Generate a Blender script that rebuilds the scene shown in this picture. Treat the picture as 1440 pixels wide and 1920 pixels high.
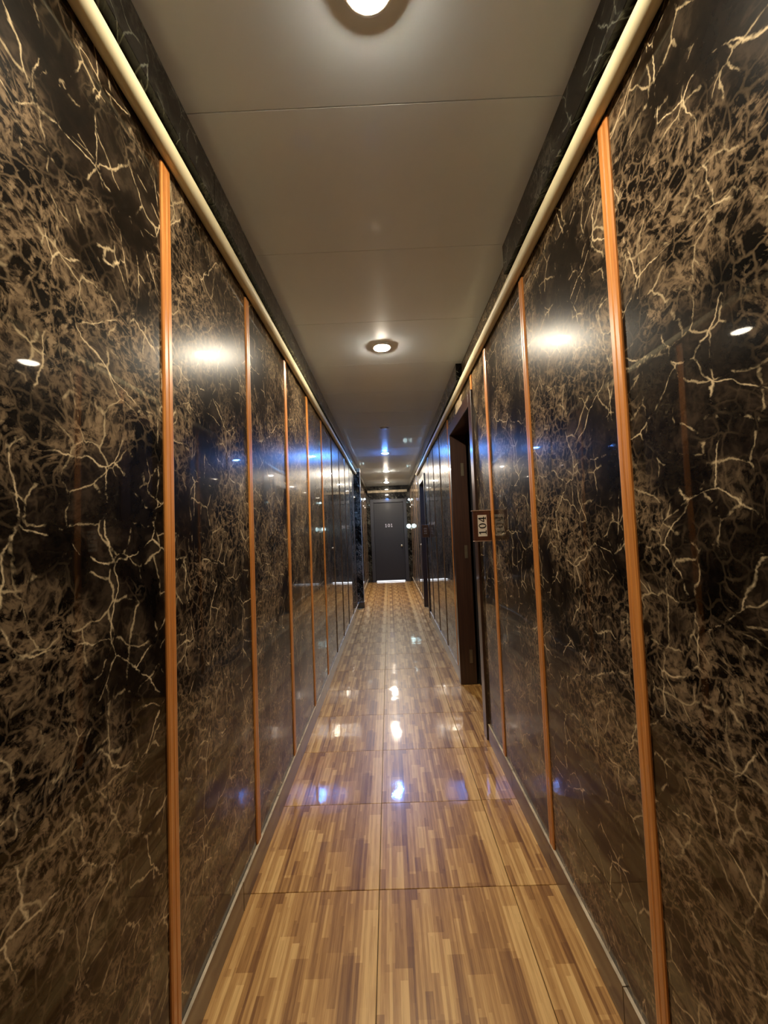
import bpy, bmesh, math, random
from mathutils import Matrix, Vector

# ------------------------------------------------------------------ scene, camera, world, exposure
for _o in list(bpy.data.objects):
    bpy.data.objects.remove(_o)
SC = bpy.context.scene
COL = SC.collection
random.seed(7)

EYE = 1.30                                    # camera height (m)
F_PX, PITCH, ROLL, YAW = 760.0, 0.0474, -0.0389, -0.0096
cp, sp, cy, sy = math.cos(PITCH), math.sin(PITCH), math.cos(YAW), math.sin(YAW)
Fv = Vector((sy * cp, cy * cp, sp)); Rv = Vector((cy, -sy, 0)); Uv = Rv.cross(Fv)
cr, sr = math.cos(ROLL), math.sin(ROLL)
R2 = Rv * cr + Uv * sr; U2 = Rv * -sr + Uv * cr
camd = bpy.data.cameras.new('camera')
camd.sensor_fit = 'VERTICAL'; camd.sensor_height = 24.0; camd.lens = F_PX / 1920 * 24.0
camd.clip_start = 0.02
cam = bpy.data.objects.new('camera', camd); COL.objects.link(cam)
cam.matrix_world = Matrix(((R2.x, U2.x, -Fv.x, 0), (R2.y, U2.y, -Fv.y, 0), (R2.z, U2.z, -Fv.z, EYE), (0, 0, 0, 1)))
SC.camera = cam

W = bpy.data.worlds.new('daylight'); SC.world = W; W.use_nodes = True
W.node_tree.nodes['Background'].inputs[0].default_value = (0.93, 0.95, 1.0, 1)   # overcast day outside
W.node_tree.nodes['Background'].inputs[1].default_value = 1.0

SC.view_settings.view_transform = 'Standard'
SC.view_settings.look = 'None'
SC.view_settings.gamma = 1.0
SC.view_settings.use_curve_mapping = False
SC.view_settings.exposure = 1.0
SC.cycles.use_denoising = True
SC.cycles.use_light_tree = False
SC.cycles.max_bounces = 6
SC.cycles.diffuse_bounces = 4
SC.cycles.glossy_bounces = 5
SC.cycles.transmission_bounces = 0
SC.cycles.use_adaptive_sampling = True
SC.cycles.adaptive_threshold = 0.03
SC.cycles.caustics_refractive = False
SC.cycles.sample_clamp_indirect = 8.0

WARM = (1.0, 0.87, 0.67)
WARMW = (1.0, 0.87, 0.69)
BLUE = (0.10, 0.32, 1.0)
L_NEAR, L_MID, L_BLUE, L_FAR, L_END = 420, 520, 950, 1250, 560

# ------------------------------------------------------------------ materials
def new_mat(name):
    m = bpy.data.materials.new(name); m.use_nodes = True
    nt = m.node_tree; b = nt.nodes['Principled BSDF']
    return m, nt, b

def lk(nt, a, b): nt.links.new(a, b)

def node(nt, kind, **kw):
    n = nt.nodes.new(kind)
    for k, v in kw.items():
        if k.startswith('in_'):
            n.inputs[k[3:].replace('_', ' ').title() if not k[3:].isdigit() else int(k[3:])].default_value = v
        else:
            setattr(n, k, v)
    return n

def ramp(nt, src, stops, interp='LINEAR'):
    r = nt.nodes.new('ShaderNodeValToRGB'); r.color_ramp.interpolation = interp
    el = r.color_ramp.elements
    while len(el) < len(stops): el.new(0.5)
    for e, (p, c) in zip(el, stops):
        e.position = p; e.color = (c, c, c, 1) if isinstance(c, (int, float)) else (*c, 1)
    lk(nt, src, r.inputs[0]); return r.outputs[0]

def math_n(nt, op, a, b=None, c=None):
    n = nt.nodes.new('ShaderNodeMath'); n.operation = op
    for i, v in enumerate((a, b, c)):
        if v is None: continue
        if isinstance(v, (int, float)): n.inputs[i].default_value = v
        else: lk(nt, v, n.inputs[i])
    return n.outputs[0]

def mixc(nt, fac, a, b, mode='MIX'):
    n = nt.nodes.new('ShaderNodeMix'); n.data_type = 'RGBA'; n.blend_type = mode
    for s, v in ((n.inputs[0], fac), (n.inputs[6], a), (n.inputs[7], b)):
        if isinstance(v, (int, float)): s.default_value = v
        elif isinstance(v, tuple): s.default_value = (*v, 1)
        else: lk(nt, v, s)
    return n.outputs[2]

def noise(nt, vec, scale, detail=4, rough=0.55, dist=0.0, two_d=False):
    n = nt.nodes.new('ShaderNodeTexNoise')
    if two_d: n.noise_dimensions = '2D'
    n.inputs['Scale'].default_value = scale; n.inputs['Detail'].default_value = detail
    n.inputs['Roughness'].default_value = rough; n.inputs['Distortion'].default_value = dist
    lk(nt, vec, n.inputs['Vector']); return n

def bump(nt, b, height, strength, dist):
    n = nt.nodes.new('ShaderNodeBump'); n.inputs['Strength'].default_value = strength
    n.inputs['Distance'].default_value = dist
    lk(nt, height, n.inputs['Height']); lk(nt, n.outputs[0], b.inputs['Normal']); return n.outputs[0]

def plain(name, col, rough=0.5, coat=0.0, coat_rough=0.05, metal=0.0, var=0.12, scale=14):
    m, nt, b = new_mat(name)
    tc = nt.nodes.new('ShaderNodeTexCoord')
    n = noise(nt, tc.outputs['Object'], scale, 4)
    d = tuple(c * (1 - var) for c in col); l = tuple(min(1, c * (1 + var)) for c in col)
    lk(nt, ramp(nt, n.outputs[0], [(0.3, d), (0.7, l)]), b.inputs['Base Color'])
    b.inputs['Roughness'].default_value = rough; b.inputs['Metallic'].default_value = metal
    b.inputs['Coat Weight'].default_value = coat; b.inputs['Coat Roughness'].default_value = coat_rough
    return m

def marble_mat(name='dark_emperador_laminate', tint=(1.0, 1.0, 1.0)):
    m, nt, b = new_mat(name)
    tc = nt.nodes.new('ShaderNodeTexCoord'); oi = nt.nodes.new('ShaderNodeObjectInfo')
    off = nt.nodes.new('ShaderNodeVectorMath'); off.operation = 'SCALE'
    lk(nt, oi.outputs['Location'], off.inputs[0]); off.inputs['Scale'].default_value = 3.17
    ad = nt.nodes.new('ShaderNodeVectorMath'); ad.operation = 'ADD'
    lk(nt, tc.outputs['Object'], ad.inputs[0]); lk(nt, off.outputs[0], ad.inputs[1])
    sx = nt.nodes.new('ShaderNodeSeparateXYZ'); lk(nt, ad.outputs[0], sx.inputs[0])
    cb = nt.nodes.new('ShaderNodeCombineXYZ'); lk(nt, math_n(nt, 'ADD', sx.outputs[0], sx.outputs[1]), cb.inputs[0]); lk(nt, math_n(nt, 'ADD', sx.outputs[2], math_n(nt, 'MULTIPLY', sx.outputs[0], 0.7)), cb.inputs[1])
    P = cb.outputs[0]                                     # sheet coordinates: along the wall, up the wall
    def warp(src, scale, amt, detail=3):
        n = noise(nt, src, scale, detail, 0.55, 0.0, True)
        s = nt.nodes.new('ShaderNodeVectorMath'); s.operation = 'SUBTRACT'
        lk(nt, n.outputs['Color'], s.inputs[0]); s.inputs[1].default_value = (0.5, 0.5, 0.5)
        k = nt.nodes.new('ShaderNodeVectorMath'); k.operation = 'SCALE'; lk(nt, s.outputs[0], k.inputs[0]); k.inputs['Scale'].default_value = amt
        a = nt.nodes.new('ShaderNodeVectorMath'); a.operation = 'ADD'; lk(nt, src, a.inputs[0]); lk(nt, k.outputs[0], a.inputs[1])
        return a.outputs[0]
    P1 = warp(P, 4.5, 0.08, 2)
    P2 = warp(P1, 30.0, 0.020, 4)
    nA = noise(nt, P1, 2.4, 3, 0.6, 0.0, True).outputs[0]            # large breccia zones
    nB = noise(nt, P2, 8.0, 5, 0.72, 0.0, True).outputs[0]           # clast tone
    nC = noise(nt, P2, 52.0, 3, 0.7, 0.0, True).outputs[0]           # grain
    ground = ramp(nt, nB, [(0.38, (0.0020, 0.0013, 0.0008)), (0.52, (0.0080, 0.0050, 0.0030)), (0.66, (0.036, 0.0245, 0.0155))])
    zone = ramp(nt, nA, [(0.42, 0.0), (0.56, 1.0)])
    spk = ramp(nt, math_n(nt, 'ADD', math_n(nt, 'MULTIPLY', nB, 0.5), math_n(nt, 'MULTIPLY', nC, 0.5)), [(0.46, 0.0), (0.56, 1.0)])
    patchc = ramp(nt, nC, [(0.36, (0.036, 0.023, 0.0125)), (0.66, (0.235, 0.164, 0.095))])
    c = mixc(nt, math_n(nt, 'MULTIPLY', zone, spk), ground, patchc)
    def vein(src, scale, w, mask, lo, hi):
        v = nt.nodes.new('ShaderNodeTexVoronoi'); v.voronoi_dimensions = '2D'; v.feature = 'DISTANCE_TO_EDGE'; v.inputs['Scale'].default_value = scale
        lk(nt, src, v.inputs['Vector'])
        line = ramp(nt, v.outputs['Distance'], [(0.0, 1.0), (w * 0.4, 0.7), (w, 0.0)])
        return math_n(nt, 'MULTIPLY', line, ramp(nt, mask, [(lo, 0.0), (hi, 1.0)]))
    c = mixc(nt, math_n(nt, 'MULTIPLY', vein(P2, 30, 0.10, nA, 0.38, 0.55), 0.6), c, (0.200, 0.140, 0.080))
    c = mixc(nt, vein(P2, 12.0, 0.036, nB, 0.49, 0.60), c, (0.45, 0.350, 0.205))
    c = mixc(nt, vein(P2, 5.2, 0.013, nB, 0.46, 0.58), c, (0.66, 0.520, 0.315))
    if tint != (1.0, 1.0, 1.0): c = mixc(nt, 1.0, c, tint, 'MULTIPLY')
    lk(nt, c, b.inputs['Base Color'])
    b.inputs['Roughness'].default_value = 0.30
    b.inputs['Specular IOR Level'].default_value = 0.05
    b.inputs['Coat IOR'].default_value = 1.42
    b.inputs['Coat Weight'].default_value = 0.85; b.inputs['Coat Roughness'].default_value = 0.025
    wob = noise(nt, P, 2.2, 0, 0.5, 0.0, True)
    bump(nt, b, wob.outputs[0], 0.25, 0.006)
    bn = nt.nodes['Bump']; lk(nt, bn.outputs[0], b.inputs['Coat Normal'])
    return m

def floor_mat():
    m, nt, b = new_mat('plank_print_ceramic')
    g = nt.nodes.new('ShaderNodeNewGeometry'); s = nt.nodes.new('ShaderNodeSeparateXYZ'); lk(nt, g.outputs['Position'], s.inputs[0])
    TX, TY = 0.4775, 0.4695
    def fr(v, o, t): return math_n(nt, 'FRACT', math_n(nt, 'DIVIDE', math_n(nt, 'SUBTRACT', v, o), t))
    u = fr(s.outputs[0], -0.085 - 4.775, TX); v = fr(s.outputs[1], 1.536 - 46.95, TY)
    def wn(a, bb=None, w=0.0):
        n = nt.nodes.new('ShaderNodeTexWhiteNoise'); n.noise_dimensions = '3D'
        cb = nt.nodes.new('ShaderNodeCombineXYZ'); lk(nt, a, cb.inputs[0])
        if bb is not None: lk(nt, bb, cb.inputs[1])
        cb.inputs[2].default_value = w; lk(nt, cb.outputs[0], n.inputs['Vector']); return n.outputs['Value']
    def layer(n_across, k, seed):
        i = math_n(nt, 'FLOOR', math_n(nt, 'MULTIPLY', u, n_across))
        j = math_n(nt, 'FLOOR', math_n(nt, 'ADD', math_n(nt, 'MULTIPLY', v, k), math_n(nt, 'MULTIPLY', wn(i, None, seed), 1.0)))
        return wn(i, j, seed + 0.37), i
    wide, wi = layer(9.0, 2.0, 3.1)
    thin, ti = layer(21.0, 1.3, 8.7)
    hair, hi_ = layer(52.0, 1.0, 5.5)
    t = math_n(nt, 'ADD', math_n(nt, 'MULTIPLY', wide, 0.38), math_n(nt, 'MULTIPLY', thin, 0.44))
    t = math_n(nt, 'ADD', t, math_n(nt, 'MULTIPLY', hair, 0.28))
    # grain
    mp = nt.nodes.new('ShaderNodeMapping'); mp.inputs['Scale'].default_value = (120, 7, 1); lk(nt, g.outputs['Position'], mp.inputs[0])
    gr = noise(nt, mp.outputs[0], 1.0, 3, 0.65, 0.0, True)
    t = math_n(nt, 'ADD', t, math_n(nt, 'MULTIPLY', math_n(nt, 'SUBTRACT', gr.outputs[0], 0.5), 0.5))
    col = ramp(nt, t, [(0.12, (0.165, 0.066, 0.018)), (0.38, (0.31, 0.148, 0.042)), (0.62, (0.49, 0.262, 0.080)), (0.92, (0.74, 0.465, 0.175))])
    lk(nt, col, b.inputs['Base Color'])
    b.inputs['Roughness'].default_value = 0.38
    b.inputs['Specular IOR Level'].default_value = 0.4
    b.inputs['Coat Weight'].default_value = 0.9; b.inputs['Coat Roughness'].default_value = 0.05
    h = math_n(nt, 'ADD', noise(nt, g.outputs['Position'], 7.0, 1, 0.5, 0.0, True).outputs[0], math_n(nt, 'MULTIPLY', noise(nt, g.outputs['Position'], 120.0, 0, 0.5, 0.0, True).outputs[0], 0.05))
    bn = bump(nt, b, h, 0.25, 0.004)
    lk(nt, bn, b.inputs['Coat Normal'])
    return m

def wood_mat(name, dark, light, rough=0.35, coat=0.5, grain=(160, 160, 3.0)):
    m, nt, b = new_mat(name)
    tc = nt.nodes.new('ShaderNodeTexCoord'); mp = nt.nodes.new('ShaderNodeMapping'); mp.inputs['Scale'].default_value = grain
    lk(nt, tc.outputs['Object'], mp.inputs[0])
    n = noise(nt, mp.outputs[0], 1.0, 6, 0.6, 0.4)
    lk(nt, ramp(nt, n.outputs[0], [(0.32, dark), (0.66, light)]), b.inputs['Base Color'])
    b.inputs['Roughness'].default_value = rough; b.inputs['Coat Weight'].default_value = coat; b.inputs['Coat Roughness'].default_value = 0.08
    bump(nt, b, n.outputs[0], 0.12, 0.001)
    return m

def ceiling_mat():
    m, nt, b = new_mat('grey_gloss_pvc')
    tc = nt.nodes.new('ShaderNodeTexCoord'); g = nt.nodes.new('ShaderNodeNewGeometry')
    n = noise(nt, g.outputs['Position'], 2.0, 6, 0.6)
    lk(nt, ramp(nt, n.outputs[0], [(0.3, (0.76, 0.86, 0.96)), (0.7, (0.81, 0.91, 1.0))]), b.inputs['Base Color'])
    b.inputs['Roughness'].default_value = 0.40
    b.inputs['Specular IOR Level'].default_value = 0.25
    b.inputs['Coat Weight'].default_value = 0.3; b.inputs['Coat Roughness'].default_value = 0.05
    mp = nt.nodes.new('ShaderNodeMapping'); mp.inputs['Scale'].default_value = (9, 0.8, 1); lk(nt, g.outputs['Position'], mp.inputs[0])
    bn = bump(nt, b, noise(nt, mp.outputs[0], 1.0, 2).outputs[0], 0.2, 0.003)
    lk(nt, bn, b.inputs['Coat Normal'])
    return m

def emit_mat(name, col, strength):
    m, nt, b = new_mat(name)
    b.inputs['Base Color'].default_value = (0.8, 0.8, 0.8, 1)
    b.inputs['Emission Color'].default_value = (*col, 1)
    b.inputs['Emission Strength'].default_value = strength
    return m

M = dict(
    marble=marble_mat(), frieze=marble_mat('black_marble_laminate', (0.30, 0.40, 0.54)), floor=floor_mat(), ceil=ceiling_mat(),
    strip=wood_mat('orange_teak_strip', (0.42, 0.135, 0.026), (0.74, 0.31, 0.075)),
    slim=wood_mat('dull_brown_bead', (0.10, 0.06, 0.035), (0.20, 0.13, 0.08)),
    frame=wood_mat('dark_stained_frame', (0.020, 0.009, 0.006), (0.055, 0.024, 0.014), 0.35, 0.6),
    leaf=wood_mat('near_black_door', (0.0035, 0.0036, 0.0055), (0.008, 0.008, 0.012), 0.5, 0.06),
    end_frame=wood_mat('slate_grey_frame', (0.012, 0.012, 0.016), (0.026, 0.027, 0.034), 0.45, 0.2),
    board=wood_mat('red_brown_sign_board', (0.060, 0.018, 0.008), (0.12, 0.040, 0.018), 0.4, 0.3),
    lip=wood_mat('pale_worn_edge', (0.26, 0.15, 0.09), (0.40, 0.26, 0.17), 0.5, 0.1),
    cream=plain('cream_plastic', (0.80, 0.72, 0.45), 0.55, 0.0, 0.15, 0, 0.04),
    grout=plain('grey_brown_grout', (0.075, 0.055, 0.035), 0.9),
    edge=plain('pale_tile_edge', (0.46, 0.38, 0.26), 0.55, 0, 0.05, 0, 0.45, 9),
    skirt=plain('brown_skirting_tile', (0.060, 0.033, 0.014), 0.35, 0.8, 0.06, 0, 0.3, 10),
    plaster=plain('grey_plaster', (0.10, 0.095, 0.09), 0.9),
    white=plain('white_enamel', (0.75, 0.74, 0.70), 0.35, 0.3),
    lens_off=plain('unlit_diffuser', (0.30, 0.30, 0.29), 0.3, 0.3),
    metal=plain('brushed_steel', (0.62, 0.60, 0.56), 0.3, 0, 0.05, 1.0),
    brass=plain('dull_brass', (0.20, 0.165, 0.11), 0.4, 0, 0.05, 0.8),
    label=plain('cream_label', (0.80, 0.76, 0.64), 0.5, 0.1, 0.1, 0, 0.04),
    ink=plain('black_ink', (0.006, 0.006, 0.006), 0.5),
    pale_ink=plain('silver_digits', (0.55, 0.53, 0.62), 0.4),
    tan=plain('tan_patch', (0.60, 0.46, 0.28), 0.7, 0, 0.05, 0, 0.25, 25),
    warm_near=emit_mat('warm_led_near', WARM, L_NEAR),
    warm_mid=emit_mat('warm_led_mid', WARM, L_MID),
    blue_led=emit_mat('blue_led', BLUE, L_BLUE),
    warm_far=emit_mat('warm_white_led', WARMW, L_FAR),
    warm_end=emit_mat('dim_warm_white_led', WARMW, L_END),
    lamp_glow=emit_mat('cool_globe', (0.62, 0.95, 1.0), 2.4),
)

# ------------------------------------------------------------------ builders
def tag(o, label=None, cat=None, group=None, kind=None):
    if label: o['label'] = label
    if cat: o['category'] = cat
    if group: o['group'] = group
    if kind: o['kind'] = kind
    return o

def link(name, mesh, parent=None, loc=(0, 0, 0), rotz=0.0):
    o = bpy.data.objects.new(name, mesh); COL.objects.link(o)
    o.location = loc; o.rotation_euler = (0, 0, rotz)
    if parent: o.parent = parent
    return o

def mesh_of(bm, name, mat, smooth=False):
    me = bpy.data.meshes.new(name); bmesh.ops.recalc_face_normals(bm, faces=bm.faces)
    bm.to_mesh(me); bm.free(); me.materials.append(M[mat] if isinstance(mat, str) else mat)
    if smooth:
        for p in me.polygons: p.use_smooth = True
    return me

def bm_box(bm, x0, x1, y0, y1, z0, z1, bev=0.0):
    r = bmesh.ops.create_cube(bm, size=1.0)
    vs = r['verts']
    for v in vs:
        v.co = Vector(((x0 + x1) / 2 + v.co.x * (x1 - x0), (y0 + y1) / 2 + v.co.y * (y1 - y0), (z0 + z1) / 2 + v.co.z * (z1 - z0)))
    if bev > 0:
        es = {e for v in vs for e in v.link_edges}
        bmesh.ops.bevel(bm, geom=list(es), offset=bev, segments=1, affect='EDGES', profile=0.5)

def box(name, mat, x0, x1, y0, y1, z0, z1, parent=None, bev=0.0):
    """box whose object origin is its centre (so textures and parenting stay sane)"""
    c = ((x0 + x1) / 2, (y0 + y1) / 2, (z0 + z1) / 2)
    bm = bmesh.new(); bm_box(bm, x0 - c[0], x1 - c[0], y0 - c[1], y1 - c[1], z0 - c[2], z1 - c[2], bev)
    o = link(name, mesh_of(bm, name, mat), None, c)
    if parent: attach(o, parent)
    return o

def attach(o, parent):
    """parent keeping the world position (parents are unrotated, so subtract their world location)"""
    w = Vector((0, 0, 0)); p = parent
    while p is not None:
        w += p.location; p = p.parent
    o.parent = parent; o.location = Vector(o.location) - w

def empty(name, loc):
    o = bpy.data.objects.new(name, None); COL.objects.link(o); o.location = loc; o.empty_display_size = 0.1
    return o

def multi(name, mat, boxes, parent=None, bev=0.0, origin=(0, 0, 0)):
    bm = bmesh.new()
    for b in boxes:
        bm_box(bm, b[0] - origin[0], b[1] - origin[0], b[2] - origin[1], b[3] - origin[1], b[4] - origin[2], b[5] - origin[2], bev)
    o = link(name, mesh_of(bm, name, mat), None, origin)
    if parent: attach(o, parent)
    return o

def lathe(profile, n=40, axis='Z'):
    """profile: list of (r, h)"""
    bm = bmesh.new(); rings = []
    for r, h in profile:
        ring = []
        for k in range(n):
            a = 2 * math.pi * k / n
            x, y, z = r * math.cos(a), r * math.sin(a), h
            ring.append(bm.verts.new({'Z': (x, y, z), 'X': (z, x, y), 'Y': (x, z, y)}[axis]))
        rings.append(ring)
    for a, b in zip(rings, rings[1:]):
        for k in range(n):
            bm.faces.new((a[k], a[(k + 1) % n], b[(k + 1) % n], b[k]))
    bm.faces.new(rings[0]); bm.faces.new(rings[-1])
    return bm

def tube_bm(pts, r, n=14):
    bm = bmesh.new(); rings = []
    for i, p in enumerate(pts):
        p = Vector(p); t = (Vector(pts[min(i + 1, len(pts) - 1)]) - Vector(pts[max(i - 1, 0)])).normalized()
        ref = Vector((0, 0, 1)) if abs(t.z) < 0.9 else Vector((1, 0, 0))
        a = t.cross(ref).normalized(); b = t.cross(a).normalized()
        rings.append([bm.verts.new(p + a * (r * math.cos(2 * math.pi * k / n)) + b * (r * math.sin(2 * math.pi * k / n))) for k in range(n)])
    for A, B in zip(rings, rings[1:]):
        for k in range(n):
            bm.faces.new((A[k], A[(k + 1) % n], B[(k + 1) % n], B[k]))
    bm.faces.new(rings[0]); bm.faces.new(rings[-1])
    return bm

# ------------------------------------------------------------------ dimensions (m)
XL, XR = -0.5625, 0.5677          # faces of the marble laminate
YB, YE = -2.70, 10.50             # back of the built corridor, end wall
HC = 2.475                        # ceiling
TK = 0.0095                       # laminate thickness
D1 = (2.63, 3.445, 2.095)         # door 104: opening y0, y1, height
D2 = (6.10, 6.90, 2.06)           # next door on the right
D3 = (-0.37, 0.40, 2.045)         # end door, x0, x1, height
FW = 0.085                        # frame width

# ------------------------------------------------------------------ floor
floor = box('floor', 'grout', -0.80, 1.80, YB - 0.2, YE + 0.12, -0.08, -0.009)
tag(floor, 'glossy ceramic floor tiles printed with brown wood planks', 'floor', kind='structure')
GAP = 0.0022
tile_cache = {}
def tile(x0, x1, y0, y1, gx0=True, gx1=True):
    w, d = round(x1 - x0, 4), round(y1 - y0, 4)
    key = (w, d, gx0, gx1)
    if key not in tile_cache:
        bm = bmesh.new()
        bm_box(bm, -w / 2 + (GAP / 2 if gx0 else 0), w / 2 - (GAP / 2 if gx1 else 0), -d / 2 + GAP / 2, d / 2 - GAP / 2, -0.0045, 0.0045, 0.0012)
        tile_cache[key] = mesh_of(bm, 'tile', 'floor')
    o = link('tile', tile_cache[key], None, ((x0 + x1) / 2, (y0 + y1) / 2, -0.0045))
    o.rotation_euler = (random.uniform(-.0012, .0012), random.uniform(-.0012, .0012), 0)
    attach(o, floor)
seams = [1.536 + 0.4695 * k for k in range(-9, 20)]
for a, b in zip(seams, seams[1:]):
    b = min(b, YE - 0.001)
    if a >= YE - 0.01: continue
    tile(XL + 0.001, -0.085, a, b, False, True)
    tile(-0.085, 0.3925, a, b)
    tile(0.3925, XR - 0.001, a, b, True, False)
for a, b in ((D1[0], 2.9445), (2.9445, 3.414), (3.414, D1[1])):
    tile(XR, 0.87, a, b, False, True)
for a, b in ((2.25, 2.4745), (2.4745, 2.9445), (2.9445, 3.414), (3.414, 3.85)):
    tile(0.87, 1.3475, a, b); tile(1.3475, 1.68, a, b)
box('threshold', 'floor', XR, XR + 0.1, D2[0], D2[1], -0.009, 0.0, floor)

# ------------------------------------------------------------------ ceiling
ceiling = box('ceiling', 'plaster', -0.80, 1.80, YB - 0.2, YE + 0.12, HC + 0.008, HC + 0.12)
tag(ceiling, 'low glossy grey plastic panelled ceiling of the corridor', 'ceiling', kind='structure')
cs = [1.064 + 0.578 * k for k in range(-7, 18)]
cpm = {}
for a, b in zip(cs, cs[1:]):
    a, b = max(a, YB), min(b, YE)
    if b - a < 0.02: continue
    key = round(b - a, 4)
    if key not in cpm:
        bm = bmesh.new(); bm_box(bm, (XL - XR) / 2 + 0.001, (XR - XL) / 2 - 0.001, -(b - a) / 2 + 0.0008, (b - a) / 2 - 0.0008, -0.004, 0.004, 0.0011)
        cpm[key] = mesh_of(bm, 'ceiling_panel', 'ceil')
    o = link('ceiling_panel', cpm[key], None, ((XL + XR) / 2, (a + b) / 2, HC + 0.004))
    o.rotation_euler = (random.uniform(-.0003, .0003), random.uniform(-.0003, .0003), 0)
    attach(o, ceiling)

# ------------------------------------------------------------------ side walls
wall_left = box('wall_left', 'plaster', -0.72, XL - TK, YB, YE, 0, HC + 0.008)
tag(wall_left, 'left wall clad in dark brown marble laminate with thin wooden strips', 'wall', kind='structure')
RB = XR + TK
wall_right = multi('wall_right', 'plaster', [
    (RB, 0.69, YB, D1[0] - FW, 0, HC + 0.008),
    (RB, 0.69, D1[0] - FW, D1[1] + FW, D1[2] + FW, HC + 0.008),
    (RB, 0.69, D1[1] + FW, D2[0] - FW, 0, HC + 0.008),
    (RB, 0.69, D2[0] - FW, D2[1] + FW, D2[2] + FW, HC + 0.008),
    (RB, 0.69, D2[1] + FW, YE, 0, HC + 0.008)], None, 0, (RB, 0, 0))
tag(wall_right, 'right wall clad in dark brown marble laminate with two doorways', 'wall', kind='structure')

def panel(side, y0, y1, z0, z1, parent):
    g = 0.0008
    if side < 0: return box('panel', 'marble', XL - TK, XL, y0 + g, y1 - g, z0, z1, parent)
    return box('panel', 'marble', XR, XR + TK, y0 + g, y1 - g, z0, z1, parent)

def strip(side, y, z0, z1, parent, w=0.045, mat='strip'):
    """raised wooden cover strip with chamfered edges"""
    t = 0.006
    prof = [(0, -w / 2), (t * 0.6, -w / 2), (t, -w / 2 + 0.006), (t, -0.003), (t * 0.75, 0), (t, 0.003), (t, w / 2 - 0.006), (t * 0.6, w / 2), (0, w / 2)]
    bm = bmesh.new(); h = (z1 - z0) / 2
    lo = [bm.verts.new((-side * p[0], p[1], -h)) for p in prof]; hi = [bm.verts.new((-side * p[0], p[1], h)) for p in prof]
    n = len(prof)
    for k in range(n): bm.faces.new((lo[k], lo[(k + 1) % n], hi[(k + 1) % n], hi[k]))
    bm.faces.new(lo); bm.faces.new(hi)
    o = link('wood_strip', mesh_of(bm, 'wood_strip', mat), None, (XL if side < 0 else XR, y, (z0 + z1) / 2))
    attach(o, parent); return o

ZS, ZT = 0.101, 2.31              # strips run from the skirting to the pipe moulding
ys = [1.033 + 0.6235 * k for k in range(-5, 16)]
edges = [YB] + [y for y in ys if YB + 0.1 < y < YE - 0.1] + [YE]
for a, b in zip(edges, edges[1:]): panel(-1, a, b, 0.0, HC, wall_left)
for y in edges[1:-1]:
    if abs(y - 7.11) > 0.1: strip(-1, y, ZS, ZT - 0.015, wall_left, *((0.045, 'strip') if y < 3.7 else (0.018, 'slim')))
yr = [0.958 + 0.6225 * k for k in range(-5, 3)]
e1 = [YB] + yr + [D1[0] - FW]
for a, b in zip(e1, e1[1:]): panel(1, a, b, 0.0, HC, wall_right)
for y in yr: strip(1, y, ZS, ZT - 0.03, wall_right)
strip(1, D1[0] - FW - 0.006 + 0.03, D1[2] + FW + 0.002, ZT - 0.03, wall_right, 0.04)
panel(1, D1[0] - FW, D1[1] + FW, D1[2] + FW, HC, wall_right)
e2 = [D1[1] + FW, 3.63, 4.25, 4.87, 5.49, D2[0] - FW]
for a, b in zip(e2, e2[1:]): panel(1, a, b, 0.0, HC, wall_right)
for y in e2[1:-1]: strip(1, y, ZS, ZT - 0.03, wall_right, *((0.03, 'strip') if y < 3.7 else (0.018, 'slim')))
panel(1, D2[0] - FW, D2[1] + FW, D2[2] + FW, HC, wall_right)
e3 = [D2[1] + FW, 7.36, 7.98, 8.60, 9.22, 9.84, YE]
for a, b in zip(e3, e3[1:]): panel(1, a, b, 0.0, HC, wall_right)
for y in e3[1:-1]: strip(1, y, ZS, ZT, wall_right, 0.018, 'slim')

# frieze boards under the ceiling, 5 cm proud of the laminate
for a, b in ((YB, -1.20), (-1.20, 1.24), (1.24, 3.68), (3.68, 6.12), (6.12, 7.05), (7.05, YE - 0.05)):
    box('frieze_board', 'frieze', XL + 0.0003, -0.514, a + 0.001, b - 0.001, 2.362, HC - 0.0005, wall_left, 0.001)
for a, b in ((YB, -0.80), (-0.80, 0.33), (0.33, 1.655), (2.845, 5.28), (5.28, 7.72), (7.72, YE - 0.05)):
    box('frieze_board', 'frieze', 0.5237, XR - 0.0003, a + 0.001, b - 0.001, 2.352, HC - 0.0005, wall_right, 0.001)
# thin pale patch with an irregular outline above the near doorway
bm = bmesh.new()
pts = [(2.88, 2.262), (2.93, 2.275), (3.02, 2.268), (3.10, 2.285), (3.19, 2.283), (3.17, 2.235), (3.19, 2.195), (3.10, 2.188), (3.04, 2.205), (2.99, 2.19), (2.93, 2.186), (2.905, 2.215), (2.94, 2.235)]
f = bm.faces.new([bm.verts.new((0, y - 3.03, z - 2.23)) for y, z in pts])
r = bmesh.ops.extrude_face_region(bm, geom=[f])
for v in [g for g in r['geom'] if isinstance(g, bmesh.types.BMVert)]: v.co.x -= 0.0012
tp = link('pale_patch', mesh_of(bm, 'pale_patch', 'tan'), None, (XR, 3.03, 2.23)); attach(tp, wall_right)
tp['label'] = 'pale irregular patch on the laminate'

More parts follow.
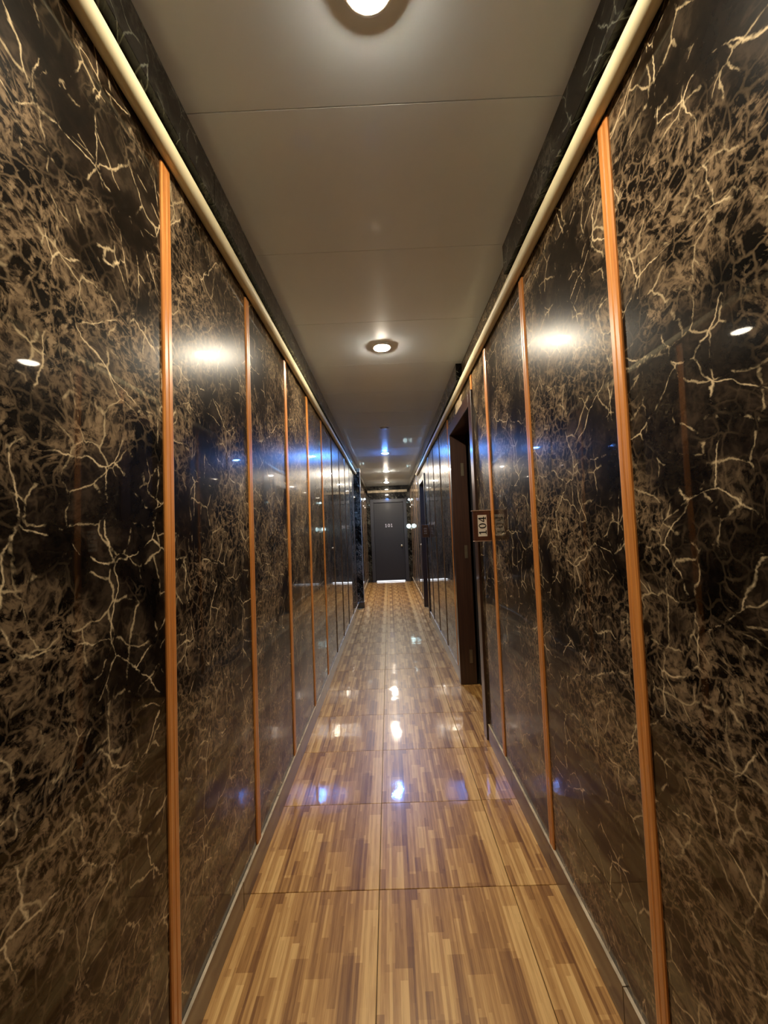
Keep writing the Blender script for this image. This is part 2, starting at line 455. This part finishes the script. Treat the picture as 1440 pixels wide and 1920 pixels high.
# ------------------------------------------------------------------ skirting
def skirting(name, side, ranges, label):
    root = empty(name, (XL if side < 0 else XR, 0, 0)); tag(root, label, 'baseboard', kind='structure')
    T = 0.009
    for y0, y1 in ranges:
        n = max(1, round((y1 - y0) / 0.4695)); st = (y1 - y0) / n
        for k in range(n):
            a, b = y0 + k * st + 0.0008, y0 + (k + 1) * st - 0.0008
            dz = random.uniform(-0.0015, 0.0015); dx = random.uniform(0, 0.001)
            x0, x1 = (XL + 0.0002, XL + T + dx) if side < 0 else (XR - T - dx, XR - 0.0002)
            t_ = box('skirting_tile', 'skirt', x0, x1, a, b, 0.0005, 0.098 + dz, root, 0.0006)
            e = box('tile_edge', 'edge', x0 + 0.0005, x1 - 0.0005 * 0, a, b, 0.098 + dz, 0.1003 + dz, t_)
    return root
skirting('baseboard_left', -1, [(YB, 7.02), (7.20, YE)], 'brown tiled skirting with a pale top edge along the left wall')
skirting('baseboard_right', 1, [(YB, D1[0] - FW - 0.004), (D1[1] + FW + 0.004, D2[0] - FW - 0.004), (D2[1] + FW + 0.004, YE)], 'brown tiled skirting with a pale top edge along the right wall')

# ------------------------------------------------------------------ end wall, back wall
wall_end = multi('wall_end', 'plaster', [
    (-0.72, D3[0] - FW, YE, YE + 0.12, 0, HC + 0.008), (D3[1] + FW, 0.69, YE, YE + 0.12, 0, HC + 0.008),
    (D3[0] - FW, D3[1] + FW, YE, YE + 0.12, D3[2] + FW, HC + 0.008)], None, 0, (0, YE, 0))
tag(wall_end, 'dark marble clad wall closing the far end of the corridor', 'wall', kind='structure')
for x0, x1, z0, z1 in ((XL, D3[0] - FW, 0, HC), (D3[1] + FW, XR, 0, HC), (D3[0] - FW, D3[1] + FW, D3[2] + FW, HC)):
    box('panel', 'frieze', x0 + 0.001, x1 - 0.001, YE - 0.0095, YE - 0.0002, z0 + 0.001, z1 - 0.001, wall_end)
box('cross_moulding', 'edge', XL + 0.05, XR - 0.05, YE - 0.03, YE - 0.0097, 2.30, 2.365, wall_end, 0.008)
wall_back = box('wall_back', 'plaster', -0.72, 0.69, YB - 0.12, YB, 0, HC + 0.008)
tag(wall_back, 'plain plaster wall behind the viewer', 'wall', kind='structure')
wr = multi('wall_room', 'plaster', [(0.69, 1.75, 2.10, 2.22, 0, HC + 0.008), (0.69, 1.75, 3.88, 4.0, 0, HC + 0.008), (1.68, 1.78, 2.22, 3.88, 0, HC + 0.008)], None, 0, (1.7, 3, 0))
tag(wr, 'dark unlit room walls behind the open near doorway', 'wall', kind='structure')

# ------------------------------------------------------------------ pillar on the left
pil = empty('pillar', (XL, 7.11, 0)); tag(pil, 'shallow marble clad pillar against the left wall before the end door', 'pillar', kind='structure')
PX = -0.468
box('shaft', 'marble', XL + 0.0005, PX, 7.035, 7.19, 0.10, 2.352, pil, 0.001)
box('corner_bead', 'edge', PX - 0.004, PX + 0.003, 7.031, 7.038, 0.10, 2.352, pil)
box('capital', 'cream', XL + 0.0005, PX + 0.003, 7.028, 7.195, 2.353, 2.418, pil, 0.004)
b_ = box('base', 'skirt', XL + 0.0005, PX + 0.006, 7.025, 7.20, 0.0005, 0.098, pil, 0.001)
box('tile_edge', 'edge', XL + 0.0005, PX + 0.006, 7.025, 7.20, 0.098, 0.1005, b_)

# ------------------------------------------------------------------ doors
def digit_bm(ch):
    """flat digit in a unit-high box, counters left open; returns list of quads strips"""
    P = []
    if ch == '1':
        P = [[(0.26, 0), (0.26, 0.10), (0.08, 0.10), (0.08, 0)], [(0.62, 0), (0.62, 0.10), (0.42, 0.10), (0.42, 0)],
             [(0.26, 0), (0.42, 0), (0.42, 1), (0.26, 1)], [(0.26, 1), (0.26, 0.82), (0.08, 0.72), (0.08, 0.80)]]
    elif ch == '4':
        P = [[(0.42, 0), (0.58, 0), (0.58, 1), (0.42, 1)], [(0.0, 0.24), (0.72, 0.24), (0.72, 0.37), (0.0, 0.37)],
             [(0.0, 0.37), (0.14, 0.37), (0.44, 0.86), (0.42, 1.0)], [(0.32, 0), (0.42, 0), (0.42, 0.08), (0.32, 0.08)], [(0.58, 0), (0.68, 0), (0.68, 0.08), (0.58, 0.08)]]
    elif ch == '0':
        n = 24
        for k in range(n):
            a, b = 2 * math.pi * k / n, 2 * math.pi * (k + 1) / n
            o = lambda t: (0.35 + 0.35 * math.cos(t), 0.5 + 0.5 * math.sin(t)); i = lambda t: (0.35 + 0.18 * math.cos(t), 0.5 + 0.39 * math.sin(t))
            P.append([o(a), o(b), i(b), i(a)])
    elif ch == '3':
        for cyy in (0.73, 0.27):
            n = 14
            for k in range(n):
                a, b = math.radians(-110 + 270 * k / n if cyy > 0.5 else -160 + 270 * k / n), math.radians(-110 + 270 * (k + 1) / n if cyy > 0.5 else -160 + 270 * (k + 1) / n)
                o = lambda t: (0.32 + 0.32 * math.cos(t), cyy + 0.27 * math.sin(t)); i = lambda t: (0.32 + 0.16 * math.cos(t), cyy + 0.15 * math.sin(t))
                P.append([o(a), o(b), i(b), i(a)])
    return P

def number(text, mat, height, parent, center, rot90, wfac=1.0, depth=0.0012, name='digit'):
    """digits facing -Y (towards the viewer); rot90 turns the line of text to read upwards"""
    adv = 0.86 * height * wfac; x = -(adv * len(text) - 0.16 * height * wfac) / 2
    for ch in text:
        bm = bmesh.new()
        for q in digit_bm(ch):
            vs = []
            for px, py in q:
                tx, tz = x + px * height * wfac, (py - 0.5) * height
                if rot90: tx, tz = -tz, tx
                vs.append(bm.verts.new((tx, 0, tz)))
            bm.faces.new(vs)
        r = bmesh.ops.extrude_face_region(bm, geom=list(bm.faces))
        for v in [g for g in r['geom'] if isinstance(g, bmesh.types.BMVert)]: v.co.y -= depth
        o = link(name, mesh_of(bm, name, mat), None, center); attach(o, parent); x += adv

def frame_side(name, y0, y1, zt, label):
    """door set in the right wall"""
    root = empty(name, (XR, (y0 + y1) / 2, 0)); tag(root, label, 'door', kind='structure')
    xa, xb = XR - 0.016, 0.69
    fr = multi('door_frame', 'frame', [(xa, xb, y0 - FW, y0, 0.0005, zt + FW), (xa, xb, y1, y1 + FW, 0.0005, zt + FW), (xa, xb, y0, y1, zt, zt + FW)], root, 0.003, (XR, (y0 + y1) / 2, 0))
    return root, fr
d1, fr1 = frame_side('door_1', D1[0], D1[1], D1[2], 'dark brown framed doorway standing open beside the projecting number sign')
# stop bead of the frame and hinges on the far jamb; the leaf stands open into the dark room
for z in (1.80, 1.10, 0.23):
    h = box('hinge', 'brass', 0.635, 0.660, D1[1] - 0.004, D1[1] + 0.0005, z - 0.055, z + 0.055, fr1, 0.001)
lf = box('door_leaf', 'leaf', 0.705, 1.48, D1[1] - 0.045, D1[1] - 0.005, 0.012, D1[2] - 0.005, d1, 0.002)
for z0, z1 in ((0.2, 0.95), (1.15, 1.95)):
    box('raised_panel', 'leaf', 0.82, 1.36, D1[1] - 0.052, D1[1] - 0.0452, z0, z1, lf, 0.003)
d2, fr2 = frame_side('door_2', D2[0], D2[1], D2[2], 'narrow dark doorway farther along the right wall, closed')
lf2 = box('door_leaf', 'leaf', 0.665, 0.705, D2[0] + 0.003, D2[1] - 0.003, 0.010, D2[2] - 0.003, d2, 0.002)
kb = lathe([(0.012, 0), (0.012, 0.03), (0.026, 0.036), (0.028, 0.05), (0.018, 0.06)], 20, 'X')
for v in kb.verts: v.co.x *= -1
ko = link('knob', mesh_of(kb, 'knob', 'metal', True), None, (0.665, D2[0] + 0.07, 1.0)); attach(ko, lf2)

d3 = empty('door_3', (0.015, YE, 0)); tag(d3, 'near-black numbered door at the far end with daylight under it', 'door', kind='structure')
ya, yb = YE - 0.022, YE + 0.12
multi('door_frame', 'end_frame', [(D3[0] - FW, D3[0], ya, yb, 0.0005, D3[2] + FW), (D3[1], D3[1] + FW, ya, yb, 0.0005, D3[2] + FW), (D3[0], D3[1], ya, yb, D3[2], D3[2] + FW), (D3[0], D3[0] + 0.02, YE + 0.052, yb, 0.0005, D3[2]), (D3[1] - 0.02, D3[1], YE + 0.052, yb, 0.0005, D3[2]), (D3[0], D3[1], YE + 0.052, yb, D3[2] - 0.02, D3[2])], d3, 0.003, (0, YE, 0))
lf3 = box('door_leaf', 'leaf', D3[0] + 0.003, D3[1] - 0.003, YE + 0.012, YE + 0.05, 0.032, D3[2] - 0.003, d3, 0.002)
number('101', 'pale_ink', 0.085, lf3, (0.012, YE + 0.0118, 1.445), False)
kb = lathe([(0.014, 0), (0.014, 0.035), (0.03, 0.042), (0.032, 0.058), (0.02, 0.07)], 20, 'Y')
for v in kb.verts: v.co.y *= -1
ko = link('knob', mesh_of(kb, 'knob', 'metal', True), None, (0.325, YE + 0.012, 0.915)); attach(ko, lf3)

# ------------------------------------------------------------------ cream pipe mouldings
def moulding(name, x, z, y0, y1, r, label):
    pts = []; n = int((y1 - y0) / 0.12)
    rnd = random.Random(name + label); ph = rnd.uniform(0, 6)
    for k in range(n + 1):
        y = y0 + (y1 - y0) * k / n
        w = 0.0016 * math.sin(y * 2.3 + ph) + 0.0012 * math.sin(y * 5.1 + 2 * ph)
        pts.append((0, y - y0, w))
    o = link(name, mesh_of(tube_bm(pts, r, 20), name, 'cream', True), None, (x, y0, z))
    return tag(o, label, 'moulding', 'cream pipe mouldings under the frieze')
moulding('pipe_moulding', XL + 0.0222, 2.322, YB + 0.005, 7.02, 0.022, 'cream round pipe moulding running along the left wall below the ceiling')
moulding('pipe_moulding', XR - 0.0224, 2.306, YB + 0.005, 7.32, 0.0222, 'cream round pipe moulding running along the right wall below the ceiling')
cab = [(0.548, 7.325, 2.306), (0.546, 7.40, 2.290), (0.540, 7.44, 2.24), (0.545, 7.43, 2.17), (0.55, 7.38, 2.12), (0.553, 7.35, 2.16)]
sm = []
for i in range(len(cab) - 1):
    for t in (0, 0.33, 0.66): sm.append(tuple(cab[i][k] * (1 - t) + cab[i + 1][k] * t for k in range(3)))
sm.append(cab[-1])
o = link('loose_cable', mesh_of(tube_bm([(p[0] - 0.548, p[1] - 7.325, p[2] - 2.306) for p in sm], 0.008, 10), 'loose_cable', 'white', True), None, (0.548, 7.325, 2.306))
tag(o, 'short loose white cable curling down from the end of the right pipe moulding', 'cable')

# ------------------------------------------------------------------ projecting number signs
def sign(y, x0, x1, z0, z1, text, label, lab, yawz):
    cx = (x0 + x1) / 2
    root = empty('number_sign', (x1, y, (z0 + z1) / 2)); tag(root, label, 'sign', 'projecting door number signs')
    w = x1 - x0
    L0 = (x1, y, (z0 + z1) / 2)
    bd = box('sign_board', 'board', x0 + 0.003, x1 - 0.0005, y - 0.011, y + 0.011, z0 + 0.005, z1 - 0.005, root, 0.0015)
    box('lip', 'lip', x0 - 0.004, x1 - 0.0005, y - 0.016, y + 0.016, z1 - 0.005, z1 - 0.0005, root, 0.001)
    box('lip', 'lip', x0 + 0.001, x1 - 0.0005, y - 0.014, y + 0.014, z0 + 0.0005, z0 + 0.005, root, 0.001)
    lw, lh = w * 0.50, (z1 - z0) * 0.68
    lc = (x0 + w * 0.52, y - 0.0122, (z0 + z1) / 2 + (z1 - z0) * 0.005)
    lb = box('label_card', lab[0], lc[0] - lw / 2, lc[0] + lw / 2, y - 0.0122, y - 0.0111, lc[2] - lh / 2, lc[2] + lh / 2, bd)
    number(text, lab[1], lw * 0.84, lb, (lc[0], y - 0.0123, lc[2] - lh * 0.01), True, 0.98)
    root.rotation_euler = (0, 0, yawz)
    return root
sign(2.262, 0.468, XR, 1.222, 1.396, '104', 'small wooden sign with the black number 104 projecting by the near doorway', ('label', 'ink'), 0.0)
sign(5.80, 0.475, XR, 1.19, 1.37, '103', 'tiny dark number sign projecting beside the farther doorway on the right', ('board', 'pale_ink'), 0.0)

# ------------------------------------------------------------------ ceiling downlights
ring_me = mesh_of(lathe([(0.060, 0.0), (0.062, -0.003), (0.060, -0.008), (0.053, -0.010), (0.049, -0.006), (0.049, 0.0)], 40), 'trim_ring', 'white', True)
def lens_bm(): return lathe([(0.0488, 0.0), (0.0488, -0.005), (0.044, -0.011), (0.030, -0.0155), (0.006, -0.0178)], 20)
lens = {k: mesh_of(lens_bm(), 'diffuser', k, True) for k in ('warm_near', 'warm_mid', 'blue_led', 'warm_far', 'warm_end', 'lens_off')}
def downlight(y, key, label, x=0.0):
    root = empty('ceiling_downlight', (x, y, HC - 0.0002)); tag(root, label, 'ceiling light', 'round downlights along the ceiling')
    link('trim_ring', ring_me, root); link('diffuser', lens[key], root)
    return root
downlight(0.808, 'warm_near', 'warm glowing round ceiling downlight at the top edge, nearest the viewer', 0.001)
downlight(2.531, 'warm_mid', 'brightest warm round ceiling downlight in full view, before the open doorway', 0.003)
downlight(4.536, 'lens_off', 'unlit round ceiling downlight between the warm one and the blue one', -0.005)
downlight(6.038, 'blue_led', 'round ceiling downlight glowing vivid blue', -0.006)
downlight(7.876, 'warm_far', 'warm round ceiling downlight just beyond the blue one', -0.003)
downlight(9.691, 'warm_end', 'small round ceiling downlight farthest away, nearest the end door', -0.008)

# ------------------------------------------------------------------ small wall lamps near the end door
def wall_lamp(side, y, z, r, label):
    xw = XL if side < 0 else XR
    root = empty('wall_lamp', (xw, y, z)); tag(root, label, 'wall lamp', 'small cool wall lamps near the end door')
    box('back_plate', 'white', min(xw, xw - side * 0.008), max(xw, xw - side * 0.008), y - 0.025, y + 0.025, z - r - 0.04, z - r + 0.03, root, 0.001)
    arm = tube_bm([(-side * 0.006, 0, -r - 0.01), (-side * 0.03, 0, -r - 0.015), (-side * (r + 0.012), 0, -r - 0.008), (-side * (r + 0.012), 0, -r + 0.006)], 0.006, 10)
    link('arm', mesh_of(arm, 'arm', 'metal', True), root)
    prof = [(r * math.sin(math.pi * k / 12) + 1e-4, -r * math.cos(math.pi * k / 12)) for k in range(13)]
    g = link('globe', mesh_of(lathe(prof, 20), 'globe', 'lamp_glow', True), root); g.location = (-side * (r + 0.012), 0, 0)
wall_lamp(1, 10.05, 1.405, 0.052, 'larger cool white globe lamp low on the right wall by the end door')
wall_lamp(1, 10.0, 2.06, 0.024, 'small cool white globe lamp high on the right wall by the end door')
wall_lamp(-1, 9.35, 2.06, 0.022, 'small cool white globe lamp on the left wall just past the pillar')
